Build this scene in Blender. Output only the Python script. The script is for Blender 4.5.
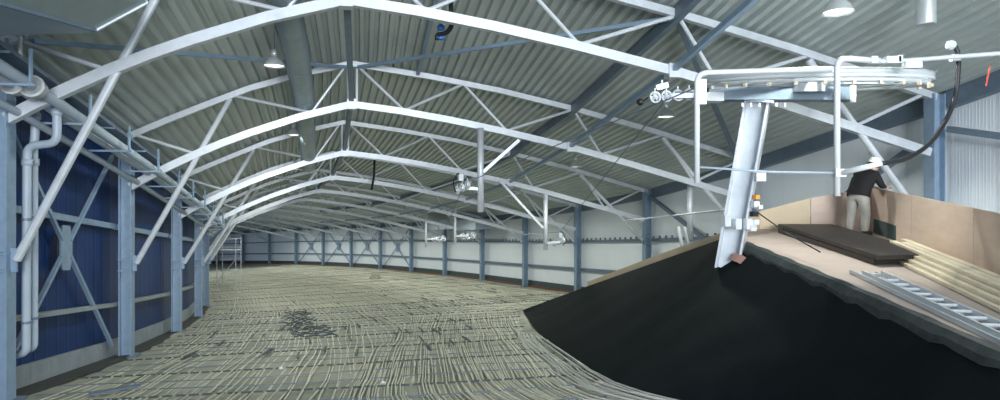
import bpy, math, random
from mathutils import Vector as V, Matrix
random.seed(7)
scene = bpy.context.scene
COL = scene.collection
for o in list(bpy.data.objects): bpy.data.objects.remove(o)

# ------------------------------------------------------------------ camera, world, exposure
cam = bpy.data.cameras.new('camera'); camo = bpy.data.objects.new('camera', cam); COL.objects.link(camo)
camo.location = (0, 0, 0); camo.rotation_euler = (math.radians(90), 0, 0)
cam.sensor_width = 36; cam.lens = 36*621.5/1000; cam.clip_start = .1; cam.clip_end = 400
scene.camera = camo
vs = scene.view_settings
vs.view_transform = 'Standard'; vs.look = 'None'; vs.gamma = 1; vs.use_curve_mapping = False; vs.exposure = 0.18
world = bpy.data.worlds.new('world'); scene.world = world; world.use_nodes = True
bg = world.node_tree.nodes['Background']
bg.inputs[0].default_value = (.60, .78, 1.0, 1); bg.inputs[1].default_value = .9

def area(name, loc, rot, sx, sy, power, col):
    l = bpy.data.lights.new(name, 'AREA'); l.shape = 'RECTANGLE'; l.size = sx; l.size_y = sy; l.energy = power; l.color = col
    o = bpy.data.objects.new(name, l); COL.objects.link(o); o.location = loc; o.rotation_euler = rot
    return o
# daylight entering through the open gable end behind the camera
area('gable_daylight', (6.5, -16, 1.6), (math.radians(92), 0, math.radians(-6)), 12, 6.5, 9500, (.93, .97, 1.0))

# ------------------------------------------------------------------ materials
LAMP_W = 720
MATS = {}
def mat(name, col, rough=.6, metal=0, noise=0, scale=3, bump=0, bscale=20, col2=None, emit=None, strength=1, stretch=None, spec=.5):
    m = bpy.data.materials.new(name); m.use_nodes = True
    nt = m.node_tree; b = nt.nodes['Principled BSDF']
    b.inputs['Base Color'].default_value = (*col, 1); b.inputs['Roughness'].default_value = rough; b.inputs['Metallic'].default_value = metal
    b.inputs['Specular IOR Level'].default_value = spec
    tc = nt.nodes.new('ShaderNodeTexCoord'); src = tc.outputs['Object']
    if stretch:
        mp = nt.nodes.new('ShaderNodeMapping'); mp.inputs['Scale'].default_value = stretch
        nt.links.new(src, mp.inputs['Vector']); src = mp.outputs['Vector']
    if noise or col2:
        n = nt.nodes.new('ShaderNodeTexNoise'); n.inputs['Scale'].default_value = scale; n.inputs['Detail'].default_value = 6; n.inputs['Roughness'].default_value = .65
        r = nt.nodes.new('ShaderNodeValToRGB'); e = r.color_ramp.elements
        c2 = col2 or tuple(max(0, c*(1-noise)) for c in col)
        e[0].position = .3; e[0].color = (*c2, 1); e[1].position = .7; e[1].color = (*col, 1)
        nt.links.new(src, n.inputs['Vector']); nt.links.new(n.outputs['Fac'], r.inputs['Fac']); nt.links.new(r.outputs['Color'], b.inputs['Base Color'])
    if bump:
        n2 = nt.nodes.new('ShaderNodeTexNoise'); n2.inputs['Scale'].default_value = bscale; n2.inputs['Detail'].default_value = 4
        bp = nt.nodes.new('ShaderNodeBump'); bp.inputs['Strength'].default_value = bump; bp.inputs['Distance'].default_value = .02
        nt.links.new(src, n2.inputs['Vector']); nt.links.new(n2.outputs['Fac'], bp.inputs['Height']); nt.links.new(bp.outputs['Normal'], b.inputs['Normal'])
    if emit:
        b.inputs['Emission Color'].default_value = (*emit, 1); b.inputs['Emission Strength'].default_value = strength
    MATS[name] = m; return m
mat('steel', (.64, .69, .75), .42, .25, noise=.18, scale=5, bump=.1, bscale=30)
mat('column_steel', (.27, .38, .51), .45, .2, noise=.22, scale=4)  # blue reflection and shading on galvanised steel put into the base colour
mat('dark_steel', (.17, .23, .30), .5, .2, noise=.25, scale=4)
mat('roof', (.52, .58, .57), .45, .15, noise=.12, scale=.6)
mat('blue_panel', (.004, .030, .135), .38, 0, noise=.35, scale=.7, spec=.25)
mat('grey_panel', (.78, .84, .90), .5, 0, noise=.06, scale=.8)
mat('plinth', (.26, .30, .33), .8, 0, noise=.25, scale=2)
mat('dark_plinth', (.05, .085, .09), .7, 0, noise=.25, scale=2)
mat('edge_shade', (.035, .04, .04), .95, 0, noise=.4, scale=4)  # near-black colour for the shadow line at the left plinth
mat('rust', (.20, .075, .045), .8, 0, noise=.4, scale=6)
mat('sand', (.37, .37, .30), .95, 0, col2=(.22, .225, .185), scale=.45, bump=.6, bscale=9)
mat('pipe_plastic', (.66, .65, .54), .5, 0, noise=.15, scale=2)
mat('pipe_pale', (.57, .59, .56), .5, 0, noise=.12, scale=2)
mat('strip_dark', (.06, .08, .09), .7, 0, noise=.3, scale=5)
mat('strip_blue', (.13, .18, .24), .6, 0, noise=.3, scale=5)
mat('membrane', (.0080, .0125, .0145), .8, 0, noise=.35, scale=1.2, bump=.35, bscale=5, spec=.06)
mat('membrane_worn', (.038, .052, .054), .6, 0, col2=(.008, .013, .015), scale=5, bump=.4, bscale=8)
mat('plywood', (.70, .55, .46), .7, 0, noise=.14, scale=2.2, stretch=(1, 1, 4))
mat('plywood_pale', (.66, .54, .38), .7, 0, noise=.14, scale=2.5)
mat('deck_ply', (.47, .385, .345), .75, 0, noise=.14, scale=1.6)
mat('timber', (.84, .74, .57), .65, 0, noise=.2, scale=4, stretch=(6, 1, 6))
mat('mat_black', (.035, .028, .026), .55, 0, noise=.35, scale=3)
mat('recess_shade', (.06, .10, .10), .7, 0, noise=.3, scale=3)  # dark teal of the shadow recess at the parapet base
mat('aluminium', (.70, .75, .80), .35, .3, noise=.1, scale=8)
mat('white_paint', (.64, .68, .71), .4, 0, noise=.06, scale=5)
mat('grey_pipe', (.40, .48, .57), .4, 0, noise=.12, scale=4)
mat('duct', (.30, .38, .42), .38, .45, noise=.18, scale=2)
mat('rubber', (.012, .013, .016), .5)
mat('blue_plastic', (.03, .16, .55), .4)
mat('red_plastic', (.55, .06, .04), .5)
mat('orange_plastic', (.80, .30, .05), .5)
mat('pink_foam', (.42, .23, .20), .8, 0, noise=.15, scale=6)
mat('jacket', (.008, .008, .010), .85, 0, noise=.3, scale=12)
mat('trousers', (.46, .44, .40), .9, 0, noise=.2, scale=9)
mat('skin', (.62, .36, .27), .55)
mat('hair', (.04, .025, .018), .7)
mat('helmet', (.86, .87, .88), .3)
mat('boot', (.03, .026, .022), .6)
mat('lamp_metal', (.62, .66, .68), .35, .5)
mat('lamp_lens', (.9, .9, .85), .4, emit=(1, .97, .86), strength=2.2)
mat('glass_dark', (.02, .02, .025), .1)

# ------------------------------------------------------------------ mesh helpers
class MB:
    def __init__(s): s.v = []; s.f = []; s.m = []
    def add(s, vs_, fs, mi=0):
        o = len(s.v); s.v += [tuple(v) for v in vs_]; s.f += [tuple(i+o for i in f) for f in fs]; s.m += [mi]*len(fs); return s
    def hexa(s, a, mi=0):           # 8 corners: bottom ring 0-3, top ring 4-7
        return s.add(a, [(3, 2, 1, 0), (4, 5, 6, 7), (0, 1, 5, 4), (1, 2, 6, 5), (2, 3, 7, 6), (3, 0, 4, 7)], mi)
    def box(s, c, d, R=None, mi=0):
        x, y, z = d[0]/2, d[1]/2, d[2]/2
        p = [V(q) for q in ((-x, -y, -z), (x, -y, -z), (x, y, -z), (-x, y, -z), (-x, -y, z), (x, -y, z), (x, y, z), (-x, y, z))]
        if R is not None: p = [R @ q for q in p]
        return s.hexa([V(c)+q for q in p], mi)
    def bar(s, p, q, w, h, up=(0, 0, 1), mi=0):
        p, q = V(p), V(q); d = (q-p).normalized(); u = V(up)
        if abs(d.dot(u)) > .98: u = V((0, 1, 0))
        r = d.cross(u).normalized(); u = r.cross(d).normalized(); r *= w/2; u *= h/2
        return s.hexa([p-r-u, p+r-u, q+r-u, q-r-u, p-r+u, p+r+u, q+r+u, q-r+u], mi)
    def polybar(s, pts, w, h, side):  # mitred rectangular bar in a plane, side = plane normal
        pts = [V(p) for p in pts]; side = V(side).normalized(); rings = []
        for i, p in enumerate(pts):
            d = (pts[min(i+1, len(pts)-1)]-pts[max(i-1, 0)]).normalized(); u = side.cross(d).normalized()
            if u.z < 0: u = -u
            rings.append([p-side*w/2-u*h/2, p+side*w/2-u*h/2, p+side*w/2+u*h/2, p-side*w/2+u*h/2])
        vs_ = [v for r in rings for v in r]; fs = [(3, 2, 1, 0)]; n = len(pts)
        for i in range(n-1):
            for k in range(4): a = 4*i+k; b = 4*i+(k+1) % 4; fs.append((a, b, b+4, a+4))
        fs.append(tuple(4*(n-1)+k for k in range(4)))
        return s.add(vs_, fs)
    def tube(s, pts, r, n=8, cap=True, mi=0):
        pts = [V(p) for p in pts]; m = len(pts); rr = r if isinstance(r, (list, tuple)) else [r]*m
        d0 = (pts[1]-pts[0]).normalized(); a = d0.orthogonal().normalized(); vs_ = []; fs = []
        for i in range(m):
            d = (pts[min(i+1, m-1)]-pts[max(i-1, 0)]).normalized()
            a = (a-d*a.dot(d)); a = a.normalized() if a.length > 1e-6 else d.orthogonal().normalized(); b = d.cross(a)
            for k in range(n):
                t = 2*math.pi*k/n; vs_.append(pts[i]+(a*math.cos(t)+b*math.sin(t))*rr[i])
        for i in range(m-1):
            for k in range(n): fs.append((i*n+k, i*n+(k+1) % n, (i+1)*n+(k+1) % n, (i+1)*n+k))
        if cap: fs.append(tuple(range(n-1, -1, -1))); fs.append(tuple((m-1)*n+k for k in range(n)))
        return s.add(vs_, fs, mi)
    def lathe(s, prof, n=20, c=(0, 0, 0), R=None, mi=0):
        vs_ = []; fs = []; c = V(c)
        for r, z in prof:
            for k in range(n):
                t = 2*math.pi*k/n; q = V((r*math.cos(t), r*math.sin(t), z)); vs_.append(c+(R @ q if R is not None else q))
        for i in range(len(prof)-1):
            for k in range(n): fs.append((i*n+k, i*n+(k+1) % n, (i+1)*n+(k+1) % n, (i+1)*n+k))
        return s.add(vs_, fs, mi)
    def grid(s, rows, mi=0):
        w = len(rows[0]); vs_ = [v for r in rows for v in r]
        return s.add(vs_, [(i*w+j, i*w+j+1, (i+1)*w+j+1, (i+1)*w+j) for i in range(len(rows)-1) for j in range(w-1)], mi)
    def prism(s, poly, dz, mi=0):    # polygon (3-D points) extruded down by dz
        n = len(poly); top = [V(p) for p in poly]; bot = [p-V((0, 0, dz)) for p in top]
        return s.add(top+bot, [tuple(range(n)), tuple(range(2*n-1, n-1, -1))]+[(i, n+i, n+(i+1) % n, (i+1) % n) for i in range(n)], mi)
    def build(s, name, m, parent=None, smooth=False, origin=None):
        me = bpy.data.meshes.new(name)
        o = bpy.data.objects.new(name, me)
        org = V(origin) if origin is not None else V((0, 0, 0))
        if origin is None and parent is None and s.v:
            org = V((sum(v[0] for v in s.v)/len(s.v), sum(v[1] for v in s.v)/len(s.v), min(v[2] for v in s.v)))
        if parent is not None: org = V(parent.matrix_world.translation) if False else V(parent['_o']) if '_o' in parent else V((0, 0, 0))
        me.from_pydata([(v[0]-org.x, v[1]-org.y, v[2]-org.z) for v in s.v], [], s.f)
        for mm in (m if isinstance(m, (list, tuple)) else [m]): me.materials.append(MATS[mm])
        for p, mi in zip(me.polygons, s.m): p.material_index = mi; p.use_smooth = smooth
        me.update()
        COL.objects.link(o)
        if parent is not None:
            o.parent = parent
            o['_o'] = tuple(org)
        else:
            o.location = org; o['_o'] = tuple(org)
        return o
def tag(o, label=None, cat=None, group=None, kind=None):
    if label: o['label'] = label
    if cat: o['category'] = cat
    if group: o['group'] = group
    if kind: o['kind'] = kind
    return o
def thing(name, loc, label, cat, group=None):
    o = bpy.data.objects.new(name, None); COL.objects.link(o); o.location = loc; o['_o'] = tuple(loc); o.empty_display_size = .2
    return tag(o, label, cat, group)
def rotz(a): return Matrix.Rotation(a, 3, 'Z')
ORD = ['first', 'second', 'third', 'fourth', 'fifth', 'sixth', 'seventh', 'eighth', 'ninth', 'tenth', 'eleventh', 'twelfth', 'thirteenth', 'fourteenth', 'fifteenth', 'sixteenth', 'seventeenth']

# ------------------------------------------------------------------ the hall: a downhill curve of portal frames
W = 19.47
FR = {0: (.718, 12.86, -3.617, .19), 1: (-.72, 19.301, -4.275, .249), 2: (-2.528, 25.649, -4.861, .306), 3: (-4.693, 31.884, -5.38, .362),
      4: (-7.203, 37.988, -5.841, .418), 5: (-10.052, 43.941, -6.259, .475), 6: (-13.236, 49.722, -6.649, .532), 7: (-16.748, 55.31, -7.024, .59),
      8: (-20.574, 60.688, -7.396, .647), 9: (-24.698, 65.841, -7.771, .703), 10: (-29.103, 70.756, -8.155, .758), 11: (-33.769, 75.424, -8.552, .812),
      12: (-38.678, 79.835, -8.962, .865), 13: (-43.813, 83.982, -9.387, .918), 14: (-49.157, 87.855, -9.827, .97)}
for i in (15, 16):
    x, y, z, t = FR[i-1]; a = t+.026; FR[i] = (x-6.6*math.sin(a), y+6.6*math.cos(a), z-.44, t+.052)
for i in (-1, -2, -3, -4):
    x, y, z, t = FR[i+1]; a = t-.03; FR[i] = (x+6.6*math.sin(a), y-6.6*math.cos(a), z+.70+.03*(-i), t-.06)
RO = {-4: 2.2, -3: 1.75, -2: 1.3, -1: .86, 0: .42, 1: 0, 2: -.37, 3: -.60, 4: -.70, 5: -.78, 6: -.83}
def lerp(a, b, t): return a+(b-a)*t
def interp(tab, u):
    if u <= tab[0][0]: i = 0
    else:
        i = len(tab)-2
        for k in range(len(tab)-1):
            if u <= tab[k+1][0]: i = k; break
    (a, x), (b, y) = tab[i], tab[i+1]
    return x+(y-x)*(u-a)/(b-a)
def ro(s):
    i = math.floor(s); g = lambda k: RO.get(k, -.86)
    return lerp(g(i), g(i+1), s-i)
def frame(s):
    s = max(-4, min(16, s)); i = min(15, math.floor(s)); t = s-i
    return tuple(lerp(a, b, t) for a, b in zip(FR[i], FR[i+1]))
def P(s, u, h=0):
    x, y, z, t = frame(s); k = u-W/2
    return V((x+k*math.cos(t), y+k*math.sin(t), z+h))
def T(s): t = frame(s)[3]; return V((math.cos(t), math.sin(t), 0))
def Nn(s): t = frame(s)[3]; return V((-math.sin(t), math.cos(t), 0))
HT = [(-.4, 5.90), (.08, 6.13), (1.1, 6.64), (2.09, 7.10), (3.14, 7.57), (4.49, 8.03), (5.95, 8.42), (8.27, 8.15), (10.47, 7.82), (12.98, 7.33), (15.64, 6.73), (19.47, 5.75), (20.2, 5.55)]
HB = [(.1, 4.64), (.52, 4.9), (1.1, 5.22), (1.75, 5.56), (2.45, 5.89), (3.14, 6.18), (4.49, 6.68), (5.95, 7.1), (7.37, 6.95), (8.89, 6.73), (10.47, 6.45), (12.8, 5.98), (14.9, 5.47), (17.14, 4.89), (19.3, 4.32)]
ht = lambda u: interp(HT, u)
hb = lambda u: interp(HB, u)
def inv(X, Y):                       # (s, u) of a ground point
    s = 0.0
    for _ in range(40):
        n = Nn(s); c = P(s, W/2); s += ((V((X, Y, 0))-c).dot(n))/6.6*.9; s = max(-4, min(16, s))
    c = P(s, W/2); return s, (V((X, Y, 0))-c).dot(T(s))+W/2
def floor_z(X, Y): return P(inv(X, Y)[0], 0).z

# floor
fb = MB(); rows = []
s = -4
while s <= 16.001:
    rows.append([P(s, -.8+(W+1.6)*k/24) + V((0, 0, .03*math.sin(3.1*k+2.2*s)+.02*math.sin(7*s+k))) for k in range(25)]); s += .125
fb.grid(rows)
floor_o = fb.build('floor', 'sand', smooth=True, origin=(0, 0, 0)); tag(floor_o, kind='structure', label='beige sand and concrete floor sloping away under the pipes')

for i in range(-3, 9):             # dark strip painting the shadow line along the left plinth
    mb = MB(); mb.grid([[P(i+j/8, -.33, .06) for j in range(9)], [P(i+j/8, .05+.06*math.sin(5*j+i), .055) for j in range(9)], [P(i+j/8, .16+.06*math.sin(3*j+i*2), .0) for j in range(9)]]); mb.build('edge_shadow', 'edge_shade', floor_o)
# walls
def wall(name, u, sgn, s0, s1, m, pm, plinth_h, label):
    w = tag(thing(name, P(s0, u), label, None), kind='structure')
    npan = 6
    for i in range(s0, s1):
        for k in range(npan):
            a = i+k/npan; b = i+(k+1)/npan-.002
            mb = MB(); lo = plinth_h; nr = (14 if i < 3 else 3) if sgn > 0 else 2; rd = .004 if sgn > 0 else .004
            prof = []
            for r in range(nr):
                x0 = a+(b-a)*r/nr; x1 = a+(b-a)*(r+1)/nr; dx = (x1-x0)
                prof += [(x0, 0), (x0+dx*.12, rd), (x0+dx*.24, 0)]
            prof.append((b, 0))
            mb.grid([[P(x, u-sgn*d, lo) for x, d in prof], [P(x, u-sgn*d, ht(max(0, min(W, u)))+ro(x)+.05) for x, d in prof]])
            mb.grid([[P(a, u+sgn*.08, lo), P(b, u+sgn*.08, lo)], [P(a, u+sgn*.08, ht(max(0, min(W, u)))+ro(a)+.05), P(b, u+sgn*.08, ht(max(0, min(W, u)))+ro(b)+.05)]])
            mb.build('wall_panel', m, w)
        npl = 7 if sgn < 0 else 3
        for k in range(npl):
            a = i+k/npl; b = i+(k+1)/npl-.004
            mb = MB(); mb.hexa([P(a, u-sgn*.10, -.3), P(b, u-sgn*.10, -.3), P(b, u+sgn*.1, -.3), P(a, u+sgn*.1, -.3), P(a, u-sgn*.10, plinth_h), P(b, u-sgn*.10, plinth_h), P(b, u+sgn*.1, plinth_h), P(a, u+sgn*.1, plinth_h)])
            mb.build('plinth_block', pm, w)
    return w
WL = wall('wall_left', -.42, -1, -3, 9, 'blue_panel', 'plinth', .48, 'dark blue sheet wall with grey concrete plinth on the left')
WR = wall('wall_right', W+.42, 1, -3, 16, 'grey_panel', 'dark_plinth', .42, 'pale grey ribbed wall curving round on the right')
def rail(w, name, u, h, s0, s1, ww, hh, m, roof=False):
    for i in range(s0, s1):
        mb = MB(); mb.bar(P(i+.02, u, h+(ro(i) if roof else 0)), P(i+.98, u, h+(ro(i+1) if roof else 0)), ww, hh); mb.build(name, m, w)
for i in range(-2, 6):           # girts between the left columns
    pass
rail(WL, 'girt', -.30, 3.55, -3, 6, .16, .14, 'column_steel')
rail(WL, 'girt', -.28, 1.45, -3, 7, .20, .10, 'plinth')
rail(WR, 'girt', W+.30, 1.42, -3, 16, .14, .16, 'dark_steel')
rail(WR, 'girt', W+.30, 3.02, -3, 16, .16, .12, 'dark_steel')
rail(WR, 'base_rail', W+.22, .05, -3, 16, .16, .10, 'rust')
rail(WR, 'eave_beam', W+.28, 5.55, -3, 16, .22, .42, 'dark_steel', True)
rail(WL, 'eave_beam', -.28, 5.9, -3, 9, .22, .36, 'dark_steel', True)
for i in range(0, 9):            # teeth of the cable tray on the right wall
    mb = MB()
    for k in range(14): mb.box(P(i+(k+.5)/14, W+.22, 3.13), (.07, .07, .12), rotz(frame(i)[3]))
    mb.build('tray_clip', 'dark_steel', WR)

# gable closing the far end, where the hall bends out of sight
gb = MB(); gb.grid([[P(16, -.6, -.3), P(16, W+.6, -.3)], [P(16, -.6, 8), P(16, W+.6, 8)]])
tag(gb.build('wall_end', 'grey_panel'), kind='structure', label='grey end wall far round the bend')

# ceiling: trapezoidal deck sheets spanning from frame to frame
CE = tag(thing('ceiling', P(0, 6, 8), 'grey trapezoidal metal roof deck with long ribs', None), kind='structure')
def sheet(i, u0, u1, n):
    mb = MB(); prof = []
    for r in range(n):
        a = u0+(u1-u0)*r/n; p = (u1-u0)/n
        prof += [(a, 0), (a+p*.42, 0), (a+p*.54, .11), (a+p*.88, .11)]
    prof.append((u1, 0))
    mb.grid([[P(i+t, u, ht(u)+ro(i+t)+d+.02) for u, d in prof] for t in (-.012, 1.0)])
    return mb.build('roof_sheet', 'roof', CE)
for i in range(-3, 16):
    nl, nr, rib = (6, 14, 4) if i < 6 else (2, 4, 12)
    for k in range(nl): sheet(i, -.5+6.45*k/nl, -.5+6.45*(k+1)/nl, rib)
    for k in range(nr): sheet(i, 5.95+14.05*k/nr, 5.95+14.05*(k+1)/nr, rib)
for i in range(-3, 16):
    mb = MB(); a, b = P(i, 5.95, ht(5.95)+ro(i)+.2), P(i+1, 5.95, ht(5.95)+ro(i+1)+.2); mb.bar(a, b, .5, .04); mb.build('ridge_cap', 'roof', CE)

# ------------------------------------------------------------------ columns
def column(s, u, side, label):
    x, y, z, t = frame(s); R = rotz(t); sg = 1 if u > W/2 else -1
    c = thing('steel_column', P(s, u), label, 'column', 'columns of the '+side+' wall')
    top = ht(u)+ro(s)-.05
    mb = MB(); b = P(s, u)
    for d in (-1, 1): mb.box(b+T(s)*d*.14+V((0, 0, top/2)), (.03, .30, top), R)
    mb.box(b+V((0, 0, top/2)), (.28, .02, top), R); shf = mb.build('shaft', 'column_steel', c)
    mb = MB(); mb.box(b+V((0, 0, .03)), (.56, .5, .06), R); mb.build('base_plate', 'dark_steel', c)
    mb = MB(); hn = 2.55 if sg < 0 else 3.04
    for dz in (-.18, .12): mb.box(b+V((0, 0, hn+dz)), (.33, .33, .04), R)
    mb.build('collar', 'column_steel', shf)
    mb = MB(); mb.box(b-T(s)*sg*.20+V((0, 0, hn)), (.1, .05, .42), R); mb.build('gusset', 'column_steel', shf)
    return c
for i in range(-1, 7):
    column(i, 0.0, 'left', 'blue-grey steel column on the left wall, %s from the left edge' % ORD[i] if i >= 0 else 'blue-grey steel column on the left wall beside the camera')
NR = {0: 'blue-grey steel column behind the worker and the plywood parapet', 1: 'blue-grey steel column hidden behind the leaning mast', -1: 'blue-grey steel column on the right wall beside the camera'}
for i in range(-1, 16):
    column(i, W, 'right', NR.get(i, 'blue-grey steel column on the pale right wall, %s beyond the leaning mast' % ORD[max(0, i-2)]))

# ------------------------------------------------------------------ roof trusses
def truss(i):
    t = thing('roof_truss', P(i, 5.95, hb(5.95)+ro(i)), 'arched lattice roof truss of pale steel, %s' % ('nearest, apex at the top edge' if i == 0 else 'overhead beside the camera' if i < 0 else '%s from the camera' % ORD[i]), 'truss', 'roof trusses')
    n = Nn(i); r = ro(i)
    q = lambda u, h: P(i, u, h+r)
    for us, pr in (([u for u, _ in HB if u <= 5.96], 'l'), ([u for u, _ in HB if u >= 5.94], 'r')):
        mb = MB(); mb.polybar([q(u, hb(u)) for u in us], .17, .20, n); mb.build('bottom_chord', 'steel', t)
    for us in ([-.1, 1.1, 2.09, 3.14, 4.49, 5.95], [5.95, 8.27, 10.47, 12.98, 15.64, 19.47]):
        mb = MB(); mb.polybar([q(u, ht(u)-.12) for u in us], .15, .16, n); mb.build('top_chord', 'steel', t)
    B = lambda u: q(u, hb(u)+.08); TT = lambda u: q(u, ht(u)-.18)
    webs = [(TT(5.85), B(5.85)), (TT(6.1), B(6.1)), (TT(6.15), B(7.45)), (B(7.55), TT(9.25)), (TT(9.35), B(10.65)), (B(10.75), TT(12.85)), (TT(12.95), B(13.85)), (B(13.95), TT(16.05)), (TT(16.15), B(17.25)), (B(17.35), TT(19.1)),
            (TT(5.75), B(4.85)), (B(4.75), TT(2.75)), (B(1.65), TT(.25))]
    for a, b in webs:
        mb = MB(); mb.tube([a, b], .045, 8); mb.build('web_member', 'steel', t)
    for a, b in ((P(i, .24, 2.55), q(2.62, ht(2.62)-.2)), (P(i, W-.24, 3.04), q(16.1, ht(16.1)-.25))):
        mb = MB(); m = lerp(a, b, 0); mb.tube([a, b], .075, 10); mb.build('strut', 'steel', t)
    for u in (5.95, 12.8):
        mb = MB(); mb.box(q(u, hb(u)), (.26, .26, .30), rotz(frame(i)[3])); mb.build('node_plate', 'steel', t)
for i in range(-1, 15): truss(i)

# longitudinal purlins and ties from truss to truss
def tie(name, s0, u0, h0, s1, u1, h1, w, hgt, m, label, group):
    mb = MB(); a = P(s0, u0, h0+ro(s0)); b = P(s1, u1, h1+ro(s1)); mb.bar(a, b, w, hgt)
    return tag(mb.build(name, m), label, 'beam', group)
for i in range(-1, 8):
    w = 'between the %s and %s trusses' % (ORD[max(i, 0)], ORD[i+1]) if i >= 0 else 'before the nearest truss'
    tie('ridge_tie', i, 5.95, hb(5.95)+.16, i+1, 5.95, hb(5.95)+.16, .14, .22, 'dark_steel', 'dark ridge tie beam '+w, 'ridge ties')
    tie('roof_purlin', i, 12.9, ht(12.9)-.16, i+1, 12.9, ht(12.9)-.16, .16, .26, 'dark_steel', 'dark roof purlin on the right slope '+w, 'roof purlins')
    tie('tie_tube', i, 12.8, hb(12.8)+.02, i+1, 12.8, hb(12.8)+.02, .11, .11, 'column_steel', 'square tie tube along the right bottom chords '+w, 'bottom chord ties')
tie('roof_brace', 0, 12.9, ht(12.9)-.2, 1, 6.1, ht(6.1)-.2, .09, .09, 'column_steel', 'diagonal roof brace rising right from the second ridge node', 'roof braces')
tie('roof_brace', 0, .5, ht(.5)-.3, 1, 5.85, ht(5.85)-.2, .09, .09, 'column_steel', 'diagonal roof brace running left from the second ridge node', 'roof braces')
tie('roof_brace', 0, 12.9, ht(12.9)-.2, 1, 19, ht(19)-.2, .12, .12, 'dark_steel', 'dark diagonal roof brace dropping to the right eave behind the mast', 'roof braces')
tie('roof_brace', 0, 7.9, ht(7.9)-.12, 1, 7.9, ht(7.9)-.12, .1, .1, 'column_steel', 'thin purlin tube beside the blue hose fitting', 'roof braces')

# wall bracing
def xbrace(sa, sb, u, h0, h1, mid, label, r=.05, roof1=True):
    o = thing('cross_brace', P((sa+sb)/2, u, (h0+h1)/2), label, 'brace', 'wall cross braces')
    a0, a1, b0, b1 = P(sa, u, h0), P(sa, u, h1), P(sb, u, h0), P(sb, u, h1)
    c = (a0+a1+b0+b1)/4
    for p in (a0, a1, b0, b1):
        mb = MB(); mb.bar(p, lerp(p, c, .93), r*1.6, r*1.6); mb.build('brace_rod', 'column_steel', o)
    if mid:
        mb = MB(); x = (b0-a0).normalized(); w = x*.28; z = V((0, 0, .5))
        n = V((-x.y, x.x, 0))*.015
        mb.prism([c-w*.6+z, c+w*.6+z, c+w+z*.5, c+w-z*.5, c+w*.6-z, c-w*.6-z, c-w-z*.5, c-w+z*.5], .001) if False else mb.add(
            [c+q+k for k in (-n, n) for q in (-w*.6+z, w*.6+z, w+z*.4, w-z*.4, w*.6-z, -w*.6-z, -w-z*.4, -w+z*.4)],
            [tuple(range(7, -1, -1)), tuple(range(8, 16))]+[(k, (k+1) % 8, 8+(k+1) % 8, 8+k) for k in range(8)])
        mb.build('gusset_plate', 'column_steel', o)
    return o
xbrace(.06, .94, -.22, .35, 5.4, True, 'cross brace with gusset plate in front of the blue wall')
for i in (7, 8, 9, 10):
    xbrace(i+.08, i+.92, W+.2, .4, 4.4, True, 'cross brace on the far right wall, %s from the right' % ORD[i-7])
def brace(p, q, r, m, label, name='wall_brace', cat='brace', group='diagonal wall braces'):
    mb = MB(); mb.bar(p, q, r*2, r*2); return tag(mb.build(name, m), label, cat, group)
brace(P(.06, W-.05, 5.0), P(.95, W-.05, 2.2), .07, 'dark_steel', 'diagonal wall brace left of the column behind the worker')
brace(P(-.06, W-.05, 5.2), P(-.98, W-.05, 3.0), .07, 'dark_steel', 'diagonal wall brace right of the column behind the worker')
brace(P(1.08, W-.05, 2.0), P(1.95, W-.05, 5.0), .07, 'dark_steel', 'diagonal wall brace seen left of the mast')

# ------------------------------------------------------------------ pendant lamps
def lamp(X, Y, Z, R, top, label, power, lit=True):
    o = thing('pendant_lamp', (X, Y, Z), label, 'lamp', 'pendant lamps')
    k = R/.26
    mb = MB(); mb.lathe([(.26*k, 0), (.25*k, .03*k), (.20*k, .12*k), (.11*k, .21*k), (.07*k, .24*k), (.06*k, .23*k), (.10*k, .19*k), (.18*k, .10*k), (.235*k, .02*k), (.26*k, 0)], 24, (X, Y, Z)); shd = mb.build('shade', 'lamp_metal', o, True)
    mb = MB(); mb.lathe([(0, .24*k), (.075*k, .24*k), (.085*k, .30*k), (.075*k, .38*k), (.04*k, .42*k), (0, .42*k)], 16, (X, Y, Z)); mb.build('housing', 'lamp_metal', o, True)
    mb = MB(); mb.lathe([(.225*k, .03*k), (.15*k, .015*k), (0, .01*k)], 20, (X, Y, Z)); mb.build('lens', 'lamp_lens', shd)
    mb = MB(); mb.tube([(X, Y, Z+.42*k), (X, Y, top)], .012, 6); mb.build('suspension_rod', 'dark_steel', o)
    l = bpy.data.lights.new('lamp_light', 'SPOT'); l.energy = power; l.spot_size = math.radians(168); l.spot_blend = .5; l.shadow_soft_size = .2; l.color = (.97, 1, .90)
    lo = bpy.data.objects.new('lamp_light', l); COL.objects.link(lo); lo.location = (0, 0, -.03); lo.parent = o
    return o
def px(x, y, d): return V(((x-500)/621.5*d, d, (200-y)/621.5*d))
def roof_z(X, Y): s, u = inv(X, Y); return P(s, u, ht(max(-.4, min(W, u)))+ro(s)).z
for row, u in (('left', 4.2), ('right', 14.4)):
    for k in range(-1 if row == 'right' else 0, 11):
        ss = k+.5; h = 1.0
        if k < 0 and row == 'right': ss, h = -.45, 1.12
        p = P(ss, u+.02 if k < 0 else u, ht(u)-h+ro(ss))
        lb = ('pendant lamp in the row beside the spiral duct, %s', 'pendant lamp in the row over the right half of the hall, %s')[row == 'right'] % ('overhead, nearest' if k < 0 else '%s from the camera' % ORD[k+(row == 'right')])
        lamp(p.x, p.y, p.z, .26, roof_z(p.x, p.y)-.02, lb, LAMP_W)

# cylinder fitting hanging top right
o = thing('cylinder_downlight', (7.54, 11, 3.1), 'grey cylinder light hanging at the top right', 'lamp')
mb = MB(); mb.lathe([(.10, .02), (.15, 0), (.155, .02), (.155, .9), (.12, .94), (0, .94)], 24, (7.54, 11, 3.1)); mb.build('housing', 'lamp_metal', o, True)
mb = MB(); mb.lathe([(.14, .03), (0, .03)], 24, (7.54, 11, 3.1)); mb.build('lens', 'white_paint', o)

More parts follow.
